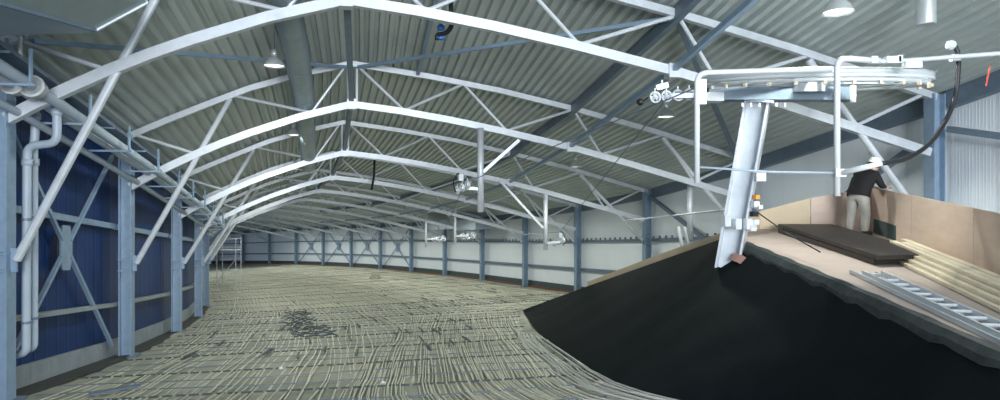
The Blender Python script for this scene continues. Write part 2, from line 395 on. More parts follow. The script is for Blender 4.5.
# ------------------------------------------------------------------ spiral duct
pts = []
K = [(-1.0, 4.95, 7.30), (0, 4.78, 7.25), (.6, 4.7, 7.2), (1, 4.62, 7.18), (1.5, 4.6, 7.10), (2, 4.6, 7.0), (2.35, 4.65, 6.95)]
for j in range(41):
    s = -1+3.35*j/40; pts.append(P(s, interp([(a, b) for a, b, c in K], s), interp([(a, c) for a, b, c in K], s)+ro(s)))
dk = thing('spiral_duct', pts[0], 'round grey spiral duct running beside the ridge', 'duct')
mb = MB(); mb.tube(pts, .30, 20); dtb = mb.build('duct_tube', 'duct', dk, True)
for j in range(1, 40, 2):
    mb = MB(); d = (pts[j+1]-pts[j]).normalized(); mb.tube([pts[j]-d*.02, pts[j]+d*.02], .308, 20); mb.build('seam_ring', 'duct', dtb, True)

# ------------------------------------------------------------------ left services: duct, pipes, trays
o = thing('rectangular_duct', px(92, 32, 9.2), 'large grey sheet metal duct in the top left corner', 'duct')
a, b, c, d = px(-60, 36, 8.6), px(94, 33, 9.4), px(96, 30, 9.3), px(-60, -14, 6.6)
e, f_, g_, h_ = px(-60, -60, 8.6), px(120, -25, 9.6), px(148, 2, 9.5), px(-60, -110, 6.6)
mb = MB(); mb.hexa([a, d, c, b, e, h_, g_, f_]); mb.build('duct_body', 'duct', o)
mb = MB(); mb.bar(d+(0, -.01, 0) if False else d, c, .05, .06); mb.build('flange', 'dark_steel', o)
mb = MB(); mb.bar(c, g_, .05, .05); mb.build('flange', 'steel', o)
for k in (.35, .7):
    mb = MB(); mb.bar(lerp(d, c, k), lerp(h_, g_, k), .025, .025); mb.build('seam', 'dark_steel', o)

ph = lambda s: 4.98+ro(s)
def run(name, u, dh, r, m, label, s0=-1, s1=5, col=True):
    o = thing(name, P(0, u, ph(0)+dh), label, 'pipe', 'pipes along the left eave')
    pts = [P(s0+(s1-s0)*k/48, u, ph(s0+(s1-s0)*k/48)+dh) for k in range(49)]
    mb = MB(); mb.tube(pts, r, 10); mb.build('pipe_run', m, o, True)
    if col:
        for s in (-.35, -.12):
            a = P(s, u, ph(s)+dh); b = P(s+.035, u, ph(s+.035)+dh); mb = MB(); mb.tube([a, b], r*1.6, 14); mb.build('collar', 'white_paint', o, True)
            mb = MB(); mb.tube([a, lerp(a, b, .25)], r*1.95, 14); mb.build('flange', 'white_paint', o, True)
    return o
run('supply_pipe', .85, 0, .10, 'grey_pipe', 'thick grey pipe along the left eave, outermost of the bundle')
run('supply_pipe', .55, .04, .10, 'grey_pipe', 'thick grey pipe along the left eave, middle of the bundle')
run('supply_pipe', .30, -.25, .07, 'grey_pipe', 'thin grey pipe along the left eave, closest to the blue wall', col=False)
mb = MB()
o = thing('cable_tray', P(0, .45, ph(0)+.45), 'dark cable tray above the pipes on the left eave', 'tray')
for k in range(-1, 6):
    mb = MB(); mb.bar(P(k, .5, ph(k)+.42), P(k+1, .5, ph(k+1)+.42), .55, .07); mb.build('tray_section', 'dark_steel', o)
k = 0; s = -.2
while s < 5:
    a = ph(s); o = thing('pipe_bracket', P(s, .6, a-.16), 'thin L-shaped pipe bracket on the left eave, %s from the left' % ORD[min(k, 16)], 'bracket', 'pipe brackets')
    for nm, p, q in (('arm', P(s, .1, a-.16), P(s, 1.15, a-.16)), ('hanger_rod', P(s, 1.1, a-.18), P(s, 1.1, a+.42)), ('upper_arm', P(s, .1, a+.36), P(s, .8, a+.36))):
        mb = MB(); mb.bar(p, q, .04, .04); mb.build(nm, 'column_steel', o)
    s += .34; k += 1
for j in range(3):
    s = -.42+.14*j; c = P(s, .75, ph(s)+.78); o = thing('valve_actuator', c, 'small grey valve actuator under the big duct, %s from the left' % ORD[j], 'valve', 'valve actuators')
    mb = MB(); mb.box(c+V((0, 0, .1)), (.15, .16, .2), rotz(.2)); mb.build('body', 'grey_pipe', o)
    mb = MB(); mb.lathe([(.09, 0), (.09, .05), (0, .05)], 12, c+V((0, 0, .2))); mb.build('cap', 'white_paint', o)
    mb = MB(); mb.tube([c-V((0, 0, .35)), c], .03, 8); mb.build('stem', 'steel', o)
def bent(ps, r=.18, n=5):
    out = [V(ps[0])]
    for i in range(1, len(ps)-1):
        p = V(ps[i]); a = (V(ps[i-1])-p); b = (V(ps[i+1])-p); k = min(r, a.length*.48, b.length*.48); a = p+a.normalized()*k; b = p+b.normalized()*k
        for j in range(n+1):
            t = j/n; out.append(a*(1-t)**2+p*2*t*(1-t)+b*t*t)
    out.append(V(ps[-1])); return out
def downpipe(ps, label):
    o = thing('down_pipe', ps[-1], label, 'pipe', 'down pipes by the left wall')
    mb = MB(); mb.tube(bent(ps), .075, 12); mb.build('pipe_run', 'grey_pipe', o, True)
    for q in (ps[0], ps[3] if len(ps) > 3 else ps[1]):
        q = V(q)-V((0, 0, .25)); mb = MB(); mb.tube([q, q-V((0, 0, .12))], .095, 12); mb.build('socket', 'grey_pipe', o, True)
    for q in (.35, .85):
        z = lerp(V(ps[3]), V(ps[4]), q); mb = MB(); mb.tube([z, z-V((0, 0, .05))], .09, 12); mb.build('pipe_clamp', 'dark_steel', o)
D0 = 11.6
downpipe([px(57, 96, D0), px(57, 118, D0), px(57, 143, D0), px(27, 146, D0), px(26, 352, D0), px(16, 355, D0)], 'pale grey down pipe with a sideways bend, nearer of the two')
D1 = 11.9
downpipe([px(35, 100, D1), px(35, 118, D1), px(35, 136, D1), px(33.5, 146, D1), px(33.5, 347, D1), px(27, 350, D1)], 'pale grey down pipe standing behind the bent one')

# ------------------------------------------------------------------ right eave ducts
o = thing('eave_duct', P(4.9, W-1.6, 4.0), 'pale grey box duct under the far right eave', 'duct')
for k, (a, b) in enumerate(((4.5, 5.05), (5.08, 5.5), (5.53, 6.0))):
    mb = MB(); hh = [3.95, 4.05, 4.1][k]
    mb.hexa([P(a, W-2.1, hh), P(a, W-.8, hh), P(b, W-.8, hh), P(b, W-2.1, hh), P(a, W-2.1, hh+.75), P(a, W-.8, hh+.75), P(b, W-.8, hh+.75), P(b, W-2.1, hh+.75)]); mb.build('duct_section', 'grey_pipe', o)

# ------------------------------------------------------------------ lift ramp (mound)
DZ = lambda y: -1.91+.085*y
def dk(x, y, h=0): return V((x, y, DZ(y)+h))
RAMP = thing('lift_ramp', (4.5, 11, floor_z(4.5, 11)), 'raised lift exit ramp with black membrane slope and plywood deck', 'ramp')
tipz = floor_z(1.0, 27.6)
UP = [V((1.0, 27.6, tipz+.03)), V((1.9, 23.9, lerp(tipz, DZ(13.1), .26))), V((2.8, 20.3, lerp(tipz, DZ(13.1), .505))), V((3.8, 16.6, lerp(tipz, DZ(13.1), .76))), dk(4.73, 13.1), dk(4.86, 12.3), dk(4.82, 10.5), dk(4.76, 8.2), dk(4.66, 5.86), dk(4.52, 3.5), dk(4.35, 1.2)]
LO = [(1.0, 27.7), (1.12, 22.5), (1.3, 18.4), (1.55, 15.5), (1.80, 12.7), (2.05, 11.2), (2.45, 10.2), (2.95, 9.5), (3.5, 8.6), (3.8, 5.0), (3.9, 1.2)]
LO = [V((x, y, floor_z(x, y)+.02)) for x, y in LO]
def resample(ps, n):
    out = []; m = len(ps)-1
    for k in range(n+1):
        t = m*k/n; i = min(m-1, int(t)); f = t-i
        p0, p1, p2, p3 = ps[max(0, i-1)], ps[i], ps[i+1], ps[min(m, i+2)]
        out.append(.5*((2*p1)+(p2-p0)*f+(2*p0-5*p1+4*p2-p3)*f*f+(3*p1-p0-3*p2+p3)*f**3))
    return out
lo = resample(LO, 100); up = []
for k in range(101):
    t = 10*k/100; i = min(9, int(t)); up.append(lerp(UP[i], UP[i+1], t-i))
rows = []
for k in range(101):
    r = []
    for j in range(13):
        t = j/12; p = lerp(up[k], lo[k], t); bul = math.sin(math.pi*t)*(.10+.02*math.sin(k*.7+j))
        r.append(p+V((.0, 0, -bul*.8)))
    rows.append(r)
mb = MB(); mb.grid(rows); mb.build('membrane_slope', 'membrane', RAMP, True)
# frayed lower hem of the membrane lying on the floor
mb = MB()
for k in range(20, 96):
    a, b = lo[k], lo[k+1]; w = .05+.13*random.random(); d = V((-.8, -.35, 0)).normalized()*w
    mb.add([a+V((0, 0, .05)), b+V((0, 0, .05)), b+d+V((0, 0, .02)), a+d+V((0, 0, .02))], [(0, 1, 2, 3)])
hem = mb.build('membrane_hem', 'membrane_worn', RAMP)
# deck of plywood sheets
PAR = [(8.45, 14.1), (6.9, 8.6), (5.95, 5.23), (5.0, 1.9)]
def par_x(y): return interp([(y_, x_) for x_, y_ in reversed(PAR)], y)
ys = [1.5, 3.2, 5.6, 8.0, 10.4, 12.3]
for a, b in zip(ys[:-1], ys[1:]):
    la = interp([(p.y, p.x) for p in reversed(UP[4:])], a); lb = interp([(p.y, p.x) for p in reversed(UP[4:])], b)
    for t0, t1 in ((0, .5), (.5, 1)):
        if a < 4 and t0 > 0: continue
        xa0, xa1 = lerp(la, par_x(a), t0)+.004, lerp(la, par_x(a), t1); xb0, xb1 = lerp(lb, par_x(b), t0)+.004, lerp(lb, par_x(b), t1)
        mb = MB(); mb.prism([dk(xa0, a+.004, .01), dk(xa1, a+.004, .01), dk(xb1, b, .01), dk(xb0, b, .01)], .05); mb.build('deck_sheet', 'deck_ply', RAMP)
mb = MB(); mb.prism([dk(4.86, 12.304, .01), dk(par_x(12.3), 12.304, .01), dk(8.45, 14.1, .01), dk(6.06, 14.5, .01), dk(4.95, 13.2, .01)], .05); mb.build('deck_sheet', 'deck_ply', RAMP)
# parapet panels
def panel(p, q, h0, h1, m, name='parapet_panel', base=-.25):
    p, q = V(p), V(q); d = (q-p); n = V((-d.y, d.x, 0)).normalized()*.012
    mb = MB(); zb = V((0, 0, base)); mb.hexa([p-n+zb, p+n+zb, q+n+zb, q-n+zb, p-n+V((0, 0, h0)), p+n+V((0, 0, h0)), q+n+V((0, 0, h1)), q-n+V((0, 0, h1))]); return mb.build(name, m, RAMP)
for y0, y1 in ((14.1, 11.75), (11.74, 9.3), (9.29, 6.9), (6.89, 4.4), (4.39, 1.9)):
    panel(dk(par_x(y0), y0), dk(par_x(y1), y1), 1.0, 1.0, 'plywood')
panel(dk(8.45, 14.12), dk(7.15, 14.30), 1.0, .74, 'plywood'); panel(dk(7.14, 14.31), dk(6.06, 14.48), .74, .42, 'plywood_pale'); panel(dk(6.05, 14.48), dk(4.95, 13.22), .42, .16, 'plywood_pale')
# edge board running down the ramp
a = up[40]+V((.05, 0, 0)); b = up[20]+V((.05, 0, 0))
E0 = dk(4.95, 13.2); segs = [E0, lerp(UP[4], UP[0], .17)+V((.08, 0, .02)), lerp(UP[4], UP[0], .34)+V((.08, 0, .02)), lerp(UP[4], UP[0], .51)+V((.08, 0, .02))]
for p, q in zip(segs[:-1], segs[1:]):
    mb = MB(); mb.bar(p+V((0, 0, .05)), q+V((0, 0, .05)), .05, .24); mb.build('edge_board', 'plywood_pale', RAMP)
# closed back of the ramp under parapet and edge board
mb = MB(); bk = [UP[0], UP[2]+V((.12, 0, 0)), UP[4]+V((.15, 0, 0)), dk(6.06, 14.52), dk(8.5, 14.15), dk(par_x(8.6)+.05, 8.6), dk(par_x(1.9)+.05, 1.9)]
mb.grid([[p-V((0, 0, .06)) for p in bk], [V((p.x, p.y, floor_z(p.x, p.y)-.1)) for p in bk]]); mb.build('back_skirt', 'membrane', RAMP)
# ragged folded membrane along the crest
cr = []
for k in range(61):
    y = 12.6-11.2*k/60; x = interp([(p.y, p.x) for p in reversed(UP[4:])], y); cr.append((x, y))
mb = MB(); rows = []
for k, (x, y) in enumerate(cr):
    ph_ = (k/60*13) % 1.0; drop = .10+.07*ph_+.03*random.random(); out = .02+.05*ph_
    z = DZ(y); q = .35+.65*min(1, y/12); rows.append([V((x+q*(.10+.03*math.sin(k*1.3)), y, z+.02)), V((x+.04, y, z+.03)), V((x-q*(.03+.3*out), y, z+.015)), V((x-q*(.08+out), y, z-q*drop*.6)), V((x-q*(.10+out*1.1), y, z-q*(drop+.06)))])
mb.grid(rows); mb.build('crest_flap', 'membrane_worn', RAMP)
mb = MB(); c = V((4.62, 11.9, DZ(11.9)-.26)); mb.box(c, (.26, .25, .16), Matrix.Rotation(.5, 3, 'Y') @ rotz(.4)); tag(mb.build('foam_block', 'pink_foam'), 'pink foam block stuck under the ramp crest by the mast foot', 'block')

# ------------------------------------------------------------------ things on the ramp deck
def slab(h, label, pts, th):
    mb = MB(); mb.prism([dk(x, y, h+th) for x, y in pts], th); return tag(mb.build('rubber_slab', 'mat_black'), label, 'slab', 'black slabs on the deck')
slab(.02, 'lower black slab of the stack lying on the plywood deck', [(6.15, 13.75), (7.35, 13.8), (7.12, 10.15), (6.02, 10.0)], .09)
slab(.125, 'upper black slab of the stack beside the worker', [(6.22, 13.9), (7.40, 13.85), (7.02, 9.95), (5.98, 9.85)], .07)
mb = MB(); a, b = dk(8.28, 13.75, .17), dk(7.72, 11.2, .17); mb.bar(a, b, .03, .3); tag(mb.build('recess_shade_board', 'recess_shade'), 'dark green board standing in for the shadow recess at the parapet foot behind the worker', 'board')  # board added to paint the dark recess under the parapet
mb = MB(); mb.bar(dk(7.55, 12.75, .04), dk(7.32, 11.8, .04), .10, .04); tag(mb.build('batten', 'timber'), 'pale batten beside the black slabs near the worker', 'plank')
random.seed(11)
pl = 0
for lay in range(4):
    for k in range(6-lay):
        y0 = 11.6-.5*random.random()-.16*k; L = 4.2+random.random(); y1 = y0-L; off = .14+.135*k+.05*lay; tw = random.uniform(-.007, .007)
        h = .045+.055*lay
        a = dk(par_x(y0)-off, y0, h); b = dk(par_x(y1)-off*.85+tw, y1, h)
        mb = MB(); mb.bar(a, b, .10, .045)
        tag(mb.build('plank', 'timber'), 'sawn plank in the %s layer of the pile, %s from the parapet' % (['bottom', 'second', 'third', 'top'][lay], ORD[k]), 'plank', 'planks piled along the parapet'); pl += 1
# ladder
LA = thing('aluminium_ladder', dk(5.2, 7.5, .05), 'aluminium ladder lying on the deck along the ramp crest', 'ladder')
p0, p1 = V((5.27, 9.35, 0)), V((4.72, 5.5, 0)); dr = (p1-p0).normalized(); sd = V((-dr.y, dr.x, 0)); sd = sd if sd.x > 0 else -sd
def lp(t, w, h): q = p0+dr*t+sd*w; return dk(q.x, q.y, h)
for w, h, t0 in ((0, .045, 0), (.32, .045, .1), (.03, .10, .35), (.29, .10, .35)):
    mb = MB(); mb.bar(lp(t0, w, h), lp(4.1+t0, w, h), .025, .055); mb.build('rail', 'aluminium', LA)
for k in range(15):
    mb = MB(); mb.tube([lp(.2+.27*k, 0, .045), lp(.2+.27*k, .32, .045)], .018, 6); mb.build('rung', 'aluminium', LA)
    if k > 1: mb = MB(); mb.tube([lp(.33+.27*k, .03, .10), lp(.33+.27*k, .29, .10)], .018, 6); mb.build('rung', 'aluminium', LA)
# two white posts behind the edge board
for j in range(2):
    mb = MB(); a = px(681.5+6*j, 243, 17.3); b = px(678+6*j, 227, 17.4); mb.tube([a-(b-a)*4, a, b], .055, 10); tag(mb.build('post', 'white_paint'), '%s of the two short white posts behind the ramp edge board' % ('left' if j == 0 else 'right'), 'post', 'white posts')

# ------------------------------------------------------------------ lift: mast, arm, bull wheel, sheaves, guard
MAST = thing('lift_mast', (4.57, 12.2, -1.2), 'leaning galvanised lift mast carrying the bull wheel', 'mast')
a, b = V((4.47, 12.2, -1.35)), V((4.97, 12.0, 1.86)); d = (b-a).normalized()
yax = V((-.45, -.9, 0)); yax = (yax-d*yax.dot(d)).normalized(); xax = yax.cross(d).normalized()
def ob(mb, c0, c1, off_x, off_y, w, h):   # box along a-b with offsets in mast axes
    p = c0+xax*off_x+yax*off_y; q = c1+xax*off_x+yax*off_y
    r = xax*w/2; u = yax*h/2
    mb.hexa([p-r-u, p+r-u, p+r+u, p-r+u, q-r-u, q+r-u, q+r+u, q-r+u])
mb = MB(); ob(mb, a, b, -.20, 0, .04, .50); ob(mb, a, b, .20, 0, .04, .50); ob(mb, a, b, 0, 0, .40, .035); mb.build('shaft', 'steel', MAST)
mb = MB(); ob(mb, b, b+d*.05, 0, 0, .6, .55); hpl = mb.build('head_plate', 'steel', MAST)
for k in range(6):
    mb = MB(); q = b+V((-.4+.16*k, -.28, -.03)); mb.tube([q, q-V((0, 0, .07))], .022, 6); mb.build('bolt', 'aluminium', hpl)
arm_z = 1.99
mb = MB(); mb.box((5.30, 11.85, arm_z+.02), (2.75, .34, .24)); mb.build('arm_beam', 'dark_steel', MAST)
mb = MB(); mb.box((3.95, 11.8, arm_z-.05), (.50, .3, .16)); mb.build('arm_end', 'white_paint', MAST)
mb = MB(); mb.box((6.62, 11.65, arm_z), (.08, .06, .32)); mb.build('arm_bracket', 'white_paint', MAST)
# bull wheel
WC = V((5.80, 11.7, 2.24)); TILT = Matrix.Rotation(math.atan(.125), 3, 'X')
BW = thing('bull_wheel', WC, 'large horizontal lift bull wheel of ringed tubes on the mast', 'wheel')
def ring(R, z, r, name, m):
    mb = MB(); n = 56; pts = [WC+TILT @ V((R*math.cos(2*math.pi*k/n), R*math.sin(2*math.pi*k/n), z)) for k in range(n+1)]; mb.tube(pts, r, 8, cap=False); mb.build(name, m, BW, True)
ring(1.92, .04, .055, 'rim', 'aluminium'); ring(1.86, -.09, .045, 'rim', 'aluminium'); ring(1.60, .06, .035, 'inner_ring', 'steel'); ring(1.95, -.03, .03, 'rope_groove', 'white_paint')
for k in range(8):
    t = 2*math.pi*k/8+.2; mb = MB(); mb.bar(WC+TILT @ V((.25*math.cos(t), .25*math.sin(t), 0)), WC+TILT @ V((1.86*math.cos(t), 1.86*math.sin(t), 0)), .09, .09); mb.build('spoke', 'steel', BW)
mb = MB(); mb.lathe([(0, -.2), (.3, -.2), (.3, .14), (.12, .14), (.12, .26), (0, .26)], 20, WC, TILT); mb.build('hub', 'steel', BW)
for k in range(14):
    t = math.pi*(1.05+.9*k/13); mb = MB(); mb.box(WC+TILT @ V((1.93*math.cos(t), 1.93*math.sin(t), -.14)), (.05, .05, .06), rotz(t)); mb.build('rope_clip', 'timber', BW)
# guard frames (bent tubes) and gate bar
def tubething(name, ps, r, m, label, cat, group=None, bendr=.16):
    o = thing(name, ps[-1], label, cat, group); mb = MB(); mb.tube(bent(ps, bendr), r, 10); mb.build('tube', m, o, True); return o
g = tubething('guard_tube', [px(697, 183, 9.5), px(697, 73, 9.5), px(760, 71, 9.5), px(832, 69, 9.45)], .042, 'white_paint', 'white bent guard tube at the left of the bull wheel', 'tube', 'guard tubes')
mb = MB(); mb.box(px(702, 92, 9.55), (.11, .08, .38)); mb.build('clamp', 'aluminium', g)
g = tubething('guard_tube', [px(837, 196, 9.4), px(837, 58, 9.4), px(880, 61, 9.4)], .046, 'white_paint', 'white bent guard tube in front of the bull wheel, near the worker', 'tube', 'guard tubes')
mb = MB(); mb.box(px(839, 173, 9.4), (.16, .12, .12)); mb.build('clamp', 'white_paint', g)
g = tubething('rail_tube', [px(868, 62, 9.4), px(900, 61, 9.4), px(1005, 53, 9.5), px(1060, 48, 9.5)], .035, 'aluminium', 'horizontal grey tube reaching to the right edge above the hose', 'tube')
for x, y, w in ((873, 60, .10), (892, 60, .22), (899, 59, .06), (912, 65, .25)):
    mb = MB(); mb.box(px(x, y, 9.4), (w, .1, .10)); mb.build('clamp', 'aluminium', g)
g = tubething('gate_bar', [px(697, 167, 9.5), px(770, 172, 9.5), px(838, 173, 9.42)], .018, 'grey_pipe', 'thin gate bar between the two white guard tubes', 'bar')
g = tubething('gate_bar', [px(838, 174, 9.4), px(882, 163, 9.0)], .042, 'white_paint', 'short white gate bar crossing in front of the worker', 'bar')
# black hose
hs = [px(954, 44, 10.0), px(958, 55, 10.0), px(958, 72, 10.0), px(955, 97, 10.0), px(945, 122, 9.9), px(928, 145, 9.7), px(905, 159, 9.4), px(882, 163.5, 9.05)]
o = thing('black_hose', hs[0], 'thick black hose hanging in a curve to the gate bar', 'hose')
mb = MB(); mb.tube(resample(hs, 40), .036, 10); mb.build('hose', 'rubber', o, True)
mb = MB(); mb.lathe([(0, -.05), (.06, -.05), (.08, 0), (.06, .05), (0, .05)], 14, px(952, 45, 10.0)+V((-.02, 0, 0)), Matrix.Rotation(1.4, 3, 'X')); mb.build('end_coupling', 'aluminium', o)
mb = MB(); mb.box(px(955, 58, 9.98), (.12, .1, .10)); mb.build('hose_clamp', 'white_paint', o)
# boxes and fittings on the mast
o = thing('mast_fittings', px(757, 205, 11.7), 'cluster of small cable fittings on the mast side', 'fitting')
for x, y, w, m in ((756, 197, .10, 'orange_plastic'), (755, 204, .13, 'white_paint'), (759, 207, .10, 'aluminium'), (754, 214, .12, 'rubber'), (755, 222, .12, 'aluminium'), (752, 228, .14, 'aluminium')):
    mb = MB(); mb.box(px(x, y, 11.75), (w, .1, w*.8), rotz(.4)); mb.build('fitting', m, o)
for x, y in ((726, 221), (737, 224), (748, 224)):
    mb = MB(); mb.box(px(x, y, 11.75), (.14, .10, .20), rotz(.4)); mb.build('bracket', 'aluminium', o)
mb = MB(); mb.box(px(760, 177, 11.72), (.18, .12, .16)); tag(mb.build('junction_box', 'white_paint'), 'small white junction box on the mast', 'box')
# tie rope from the mast to a truss strut, cable to the slab
mb = MB(); mb.tube([px(755, 207, 11.9), px(621, 221, 27.5)], .022, 6); tag(mb.build('guy_rope', 'white_paint'), 'thin white rope from the mast towards the wall strut', 'rope')
mb = MB(); mb.tube([px(757, 212, 11.8), px(785, 232, 11.2), px(820, 252, 9.9)], .012, 6); tag(mb.build('thin_cable', 'rubber'), 'thin black cable slack from the mast to the deck', 'cable')

def sheave(mb, c, r, w, ax):
    ax = V(ax).normalized(); R = ax.to_track_quat('Z', 'Y').to_matrix()
    mb.lathe([(r*.72, -w/2), (r, -w/2), (r*.9, 0), (r, w/2), (r*.72, w/2), (r*.72, -w/2)], 18, c, R)
    mb.lathe([(0, -w*.6), (r*.22, -w*.6), (r*.22, w*.6), (0, w*.6)], 10, c, R)
    a = R @ V((1, 0, 0)); b = R @ V((0, 1, 0))
    for k in range(3):
        t = math.pi*k/3; v = a*math.cos(t)+b*math.sin(t); mb.bar(c-v*r*.8, c+v*r*.8, r*.14, w*.4, up=ax)
def battery(base, dirv, n, r, pitch, ax, label, hang, hangm, arm):
    o = thing('sheave_assembly', base, label, 'pulley', 'lift sheave assemblies'); dirv = V(dirv).normalized()
    for k in range(n):
        c = base+dirv*pitch*(k-(n-1)/2); mb = MB(); sheave(mb, c, r, r*.45, ax); shv = mb.build('sheave', 'aluminium', o, True)
        mb = MB(); mb.tube([c, c+V((0, 0, r*1.5))], .016, 6); mb.build('pin', 'aluminium', shv)
    mb = MB(); mb.bar(base-dirv*pitch*n*.5+V((0, .05, 0)), base+dirv*pitch*n*.5+V((0, .05, 0)), .03, .07); mb.build('side_plate', 'steel', o)
    if arm:
        mb = MB(); mb.bar(base, arm, .09, .09); mb.build('arm', 'steel', o)
    return o
s1 = battery(px(672, 96, 12.0)+V((0, 0, 0)), (1, .12, .10), 4, .12, .23, (.15, -1, .12), 'row of four grey lift sheaves left of the mast arm', None, None, V((4.0, 11.85, arm_z)))
mb = MB(); mb.tube([px(663, 86, 12.0), px(642, 102, 12.0)], .015, 6); mb.build('lever', 'rubber', s1)
mb = MB(); mb.lathe([(0, -.07), (.05, -.05), (.07, 0), (.05, .05), (0, .07)], 14, px(640, 102, 12.0)); mb.build('ball_weight', 'rubber', s1, True)
mb = MB(); mb.bar(px(656, 88, 12), px(668, 85, 12), .08, .10); mb.build('bracket', 'aluminium', s1)
mb = MB(); mb.tube([px(662, 80, 12), px(662, 90, 12)], .02, 6); mb.build('pin', 'aluminium', s1)
def bracket_unit(s, xpix, top_u, zt, zb, d, label_h, label_s, side, br):
    X = (xpix-500)/621.5*d
    o = thing('sheave_hanger', (X, d, zb), label_h, 'hanger', 'sheave hangers')
    mb = MB(); mb.tube([(X, d, zb), (X, d, zt)], .10, 10); mb.build('hanger_tube', 'steel', o, True)
    mb = MB(); mb.bar(V(br[0]), V(br[1]), .10, .10); mb.build('brace', 'steel', o)
    c = V((X+side*.55, d-.1, zb+.75 if side < 0 else zb+.35))
    b = battery(c, (.5, -.6, .25), 3, .13, .27, (.8, .6, 0), label_s, None, None, V((X, d, c.z-.05)))
    mb = MB(); mb.box(c+V((.05*side, -.1, .3)), (.14, .14, .2), rotz(.4)); mb.build('switch_box', 'aluminium', b)
    mb = MB(); mb.tube(bent([c+V((0, 0, .2)), c+V((.12*side, 0, .5)), c+V((.3*side, -.1, .15)), c+V((.2*side, 0, -.15))]), .02, 6); mb.build('cable', 'rubber', b)
d2 = 19.1; d3 = 26.6
bracket_unit(1, 480.5, 0, (200-128)/621.5*d2, (200-212)/621.5*d2, d2, 'vertical hanger tube under the second truss, right of the ridge', 'sheaves on the hanger under the second truss', -1, (px(483, 172, d2), px(519, 140, d2+.2)))
bracket_unit(2, 545.5, 0, (200-194)/621.5*d3, (200-250)/621.5*d3, d3, 'vertical hanger tube under the third truss, above the ramp tip', 'sheaves on the hanger above the ramp tip', 1, (px(543, 228, d3), px(500, 181, d3-.6)))
d2b = 21.6
o = thing('sheave_hanger', px(690, 232, d2b), 'plain hanger tube under the second truss, left of the mast', 'hanger', 'sheave hangers')
mb = MB(); mb.tube([px(690, 240, d2b), px(690, 183, d2b)], .10, 10); mb.build('hanger_tube', 'steel', o, True)
for xp, d, yt, yb, w in ((426, 46, 217, 247, 'left'), (455, 40, 214, 244, 'right')):
    o = thing('sheave_hanger', px(xp, yb, d), 'small far hanger tube with sheaves before the right wall, %s one' % w, 'hanger', 'far sheave hangers')
    mb = MB(); mb.tube([px(xp, yb, d), px(xp, yt-6, d)], .09, 8); mb.build('hanger_tube', 'steel', o, True)
    battery(px(xp+13, yb-8, d), (.8, -.5, .1), 3, .2, .4, (.3, -1, 0), 'small far lift sheaves before the right wall, %s group' % w, None, None, px(xp, yb-8, d))
# lift ropes
for nm, ps in (('upper', [px(700, 92, 11.9), px(672, 92, 12), px(560, 232, 26.6), px(470, 238, 40)]), ('lower', [px(705, 84, 11.0), px(465, 183, 19), px(440, 240, 46)])):
    mb = MB(); mb.tube(ps, .012, 6); tag(mb.build('lift_rope', 'dark_steel'), 'thin steel lift rope running down the hall, %s one' % nm, 'rope', 'lift ropes')

# blue hose fitting top centre and black strap
o = thing('hose_fitting', px(440, 30, 13.2), 'blue hose fitting with black hose hanging at the nearest truss', 'hose')
mb = MB(); mb.tube([px(440, 8, 13.2), px(440, 26, 13.2)], .03, 8); mb.build('rod', 'aluminium', o)
mb = MB(); mb.lathe([(0, .0), (.08, .02), (.085, .09), (.04, .14), (0, .14)], 14, px(441, 31, 13.2)); mb.build('coupling', 'blue_plastic', o)
mb = MB(); mb.lathe([(0, .0), (.07, .01), (.07, .06), (0, .06)], 14, px(441, 40, 13.2)); mb.build('lower_coupling', 'blue_plastic', o)
mb = MB(); mb.tube(bent([px(450, -12, 13), px(452, 26, 13), px(447, 33, 13.1), px(437, 35, 13.2), px(437, 40, 13.2)], .3), .05, 8); mb.build('hose', 'rubber', o, True)
mb = MB(); mb.tube([px(374.5, 160, 30), px(374, 176, 30), px(371.5, 190, 30)], .06, 6); tag(mb.build('strap', 'rubber'), 'short black strap hanging below the third truss', 'strap')
mb = MB(); mb.bar(px(990, 66, 9.5), px(986, 86, 9.5), .02, .01); tag(mb.build('ribbon', 'red_plastic'), 'red ribbon on the eave beam at the right edge', 'ribbon')

# ------------------------------------------------------------------ floor pipes
GRID = thing('cooling_pipe_grid', P(1, W/2, .05), 'grid of thin pale cooling pipes laid along the hall floor', 'pipe grid')
edge = []                             # right limit: ramp hem, then wall
for p in LO[::-1]:
    s, u = inv(p.x, p.y); edge.append((s, u-.35))
edge.sort(); edge += [(edge[-1][0]+.25, W-.9), (16, W-.9)]
def uedge(s): return min(W-.9, interp(edge, s))
random.seed(3)
NP = 128
for k in range(NP):
    u0 = .55+(W-1.3)*(k+.5)/NP; pts = []
    phx = random.random()*6; am = .03+.06*random.random()
    s = -1.6; lift = .035
    while s < 11:
        e = uedge(s); c = e-4.5
        full = W-.75
        u = u0
        if u0 > c and full > e: u = c+(u0-c)*(e-c)/(full-c)
        wob = am*math.sin(1.9*s+phx)+.035*math.sin(5.3*s+phx*2)+.16*math.sin(1.25*s+u0*.55)*math.sin(u0*.33+s)+.05*math.sin(4*s+u0*1.1)
        pts.append(P(s, u+wob*(1 if u0 < c else .5), lift+.03*math.sin(3.1*(u0/W*24)+2.2*s)+.012*math.sin(9*s+phx)))
        s += .09 if s < 3 else .2
    mb = MB(); mb.tube(pts, .0135, 4, cap=False); mb.build('pipe', 'pipe_plastic', GRID)
for k in range(13):                  # loose pipes bunched along the ramp foot
    pts = []; s = -1.6; phx = random.random()*6; off = .40-.07*k
    while s < .75+.03*k:
        pts.append(P(s, uedge(s)+off+.06*math.sin(2.3*s+phx), .07+.02*math.sin(4*s+phx)+.02*(k % 3))); s += .07
    mb = MB(); mb.tube(pts, .016, 5, cap=False); mb.build('pipe', 'pipe_pale', GRID)
s = -1.0; k = 0
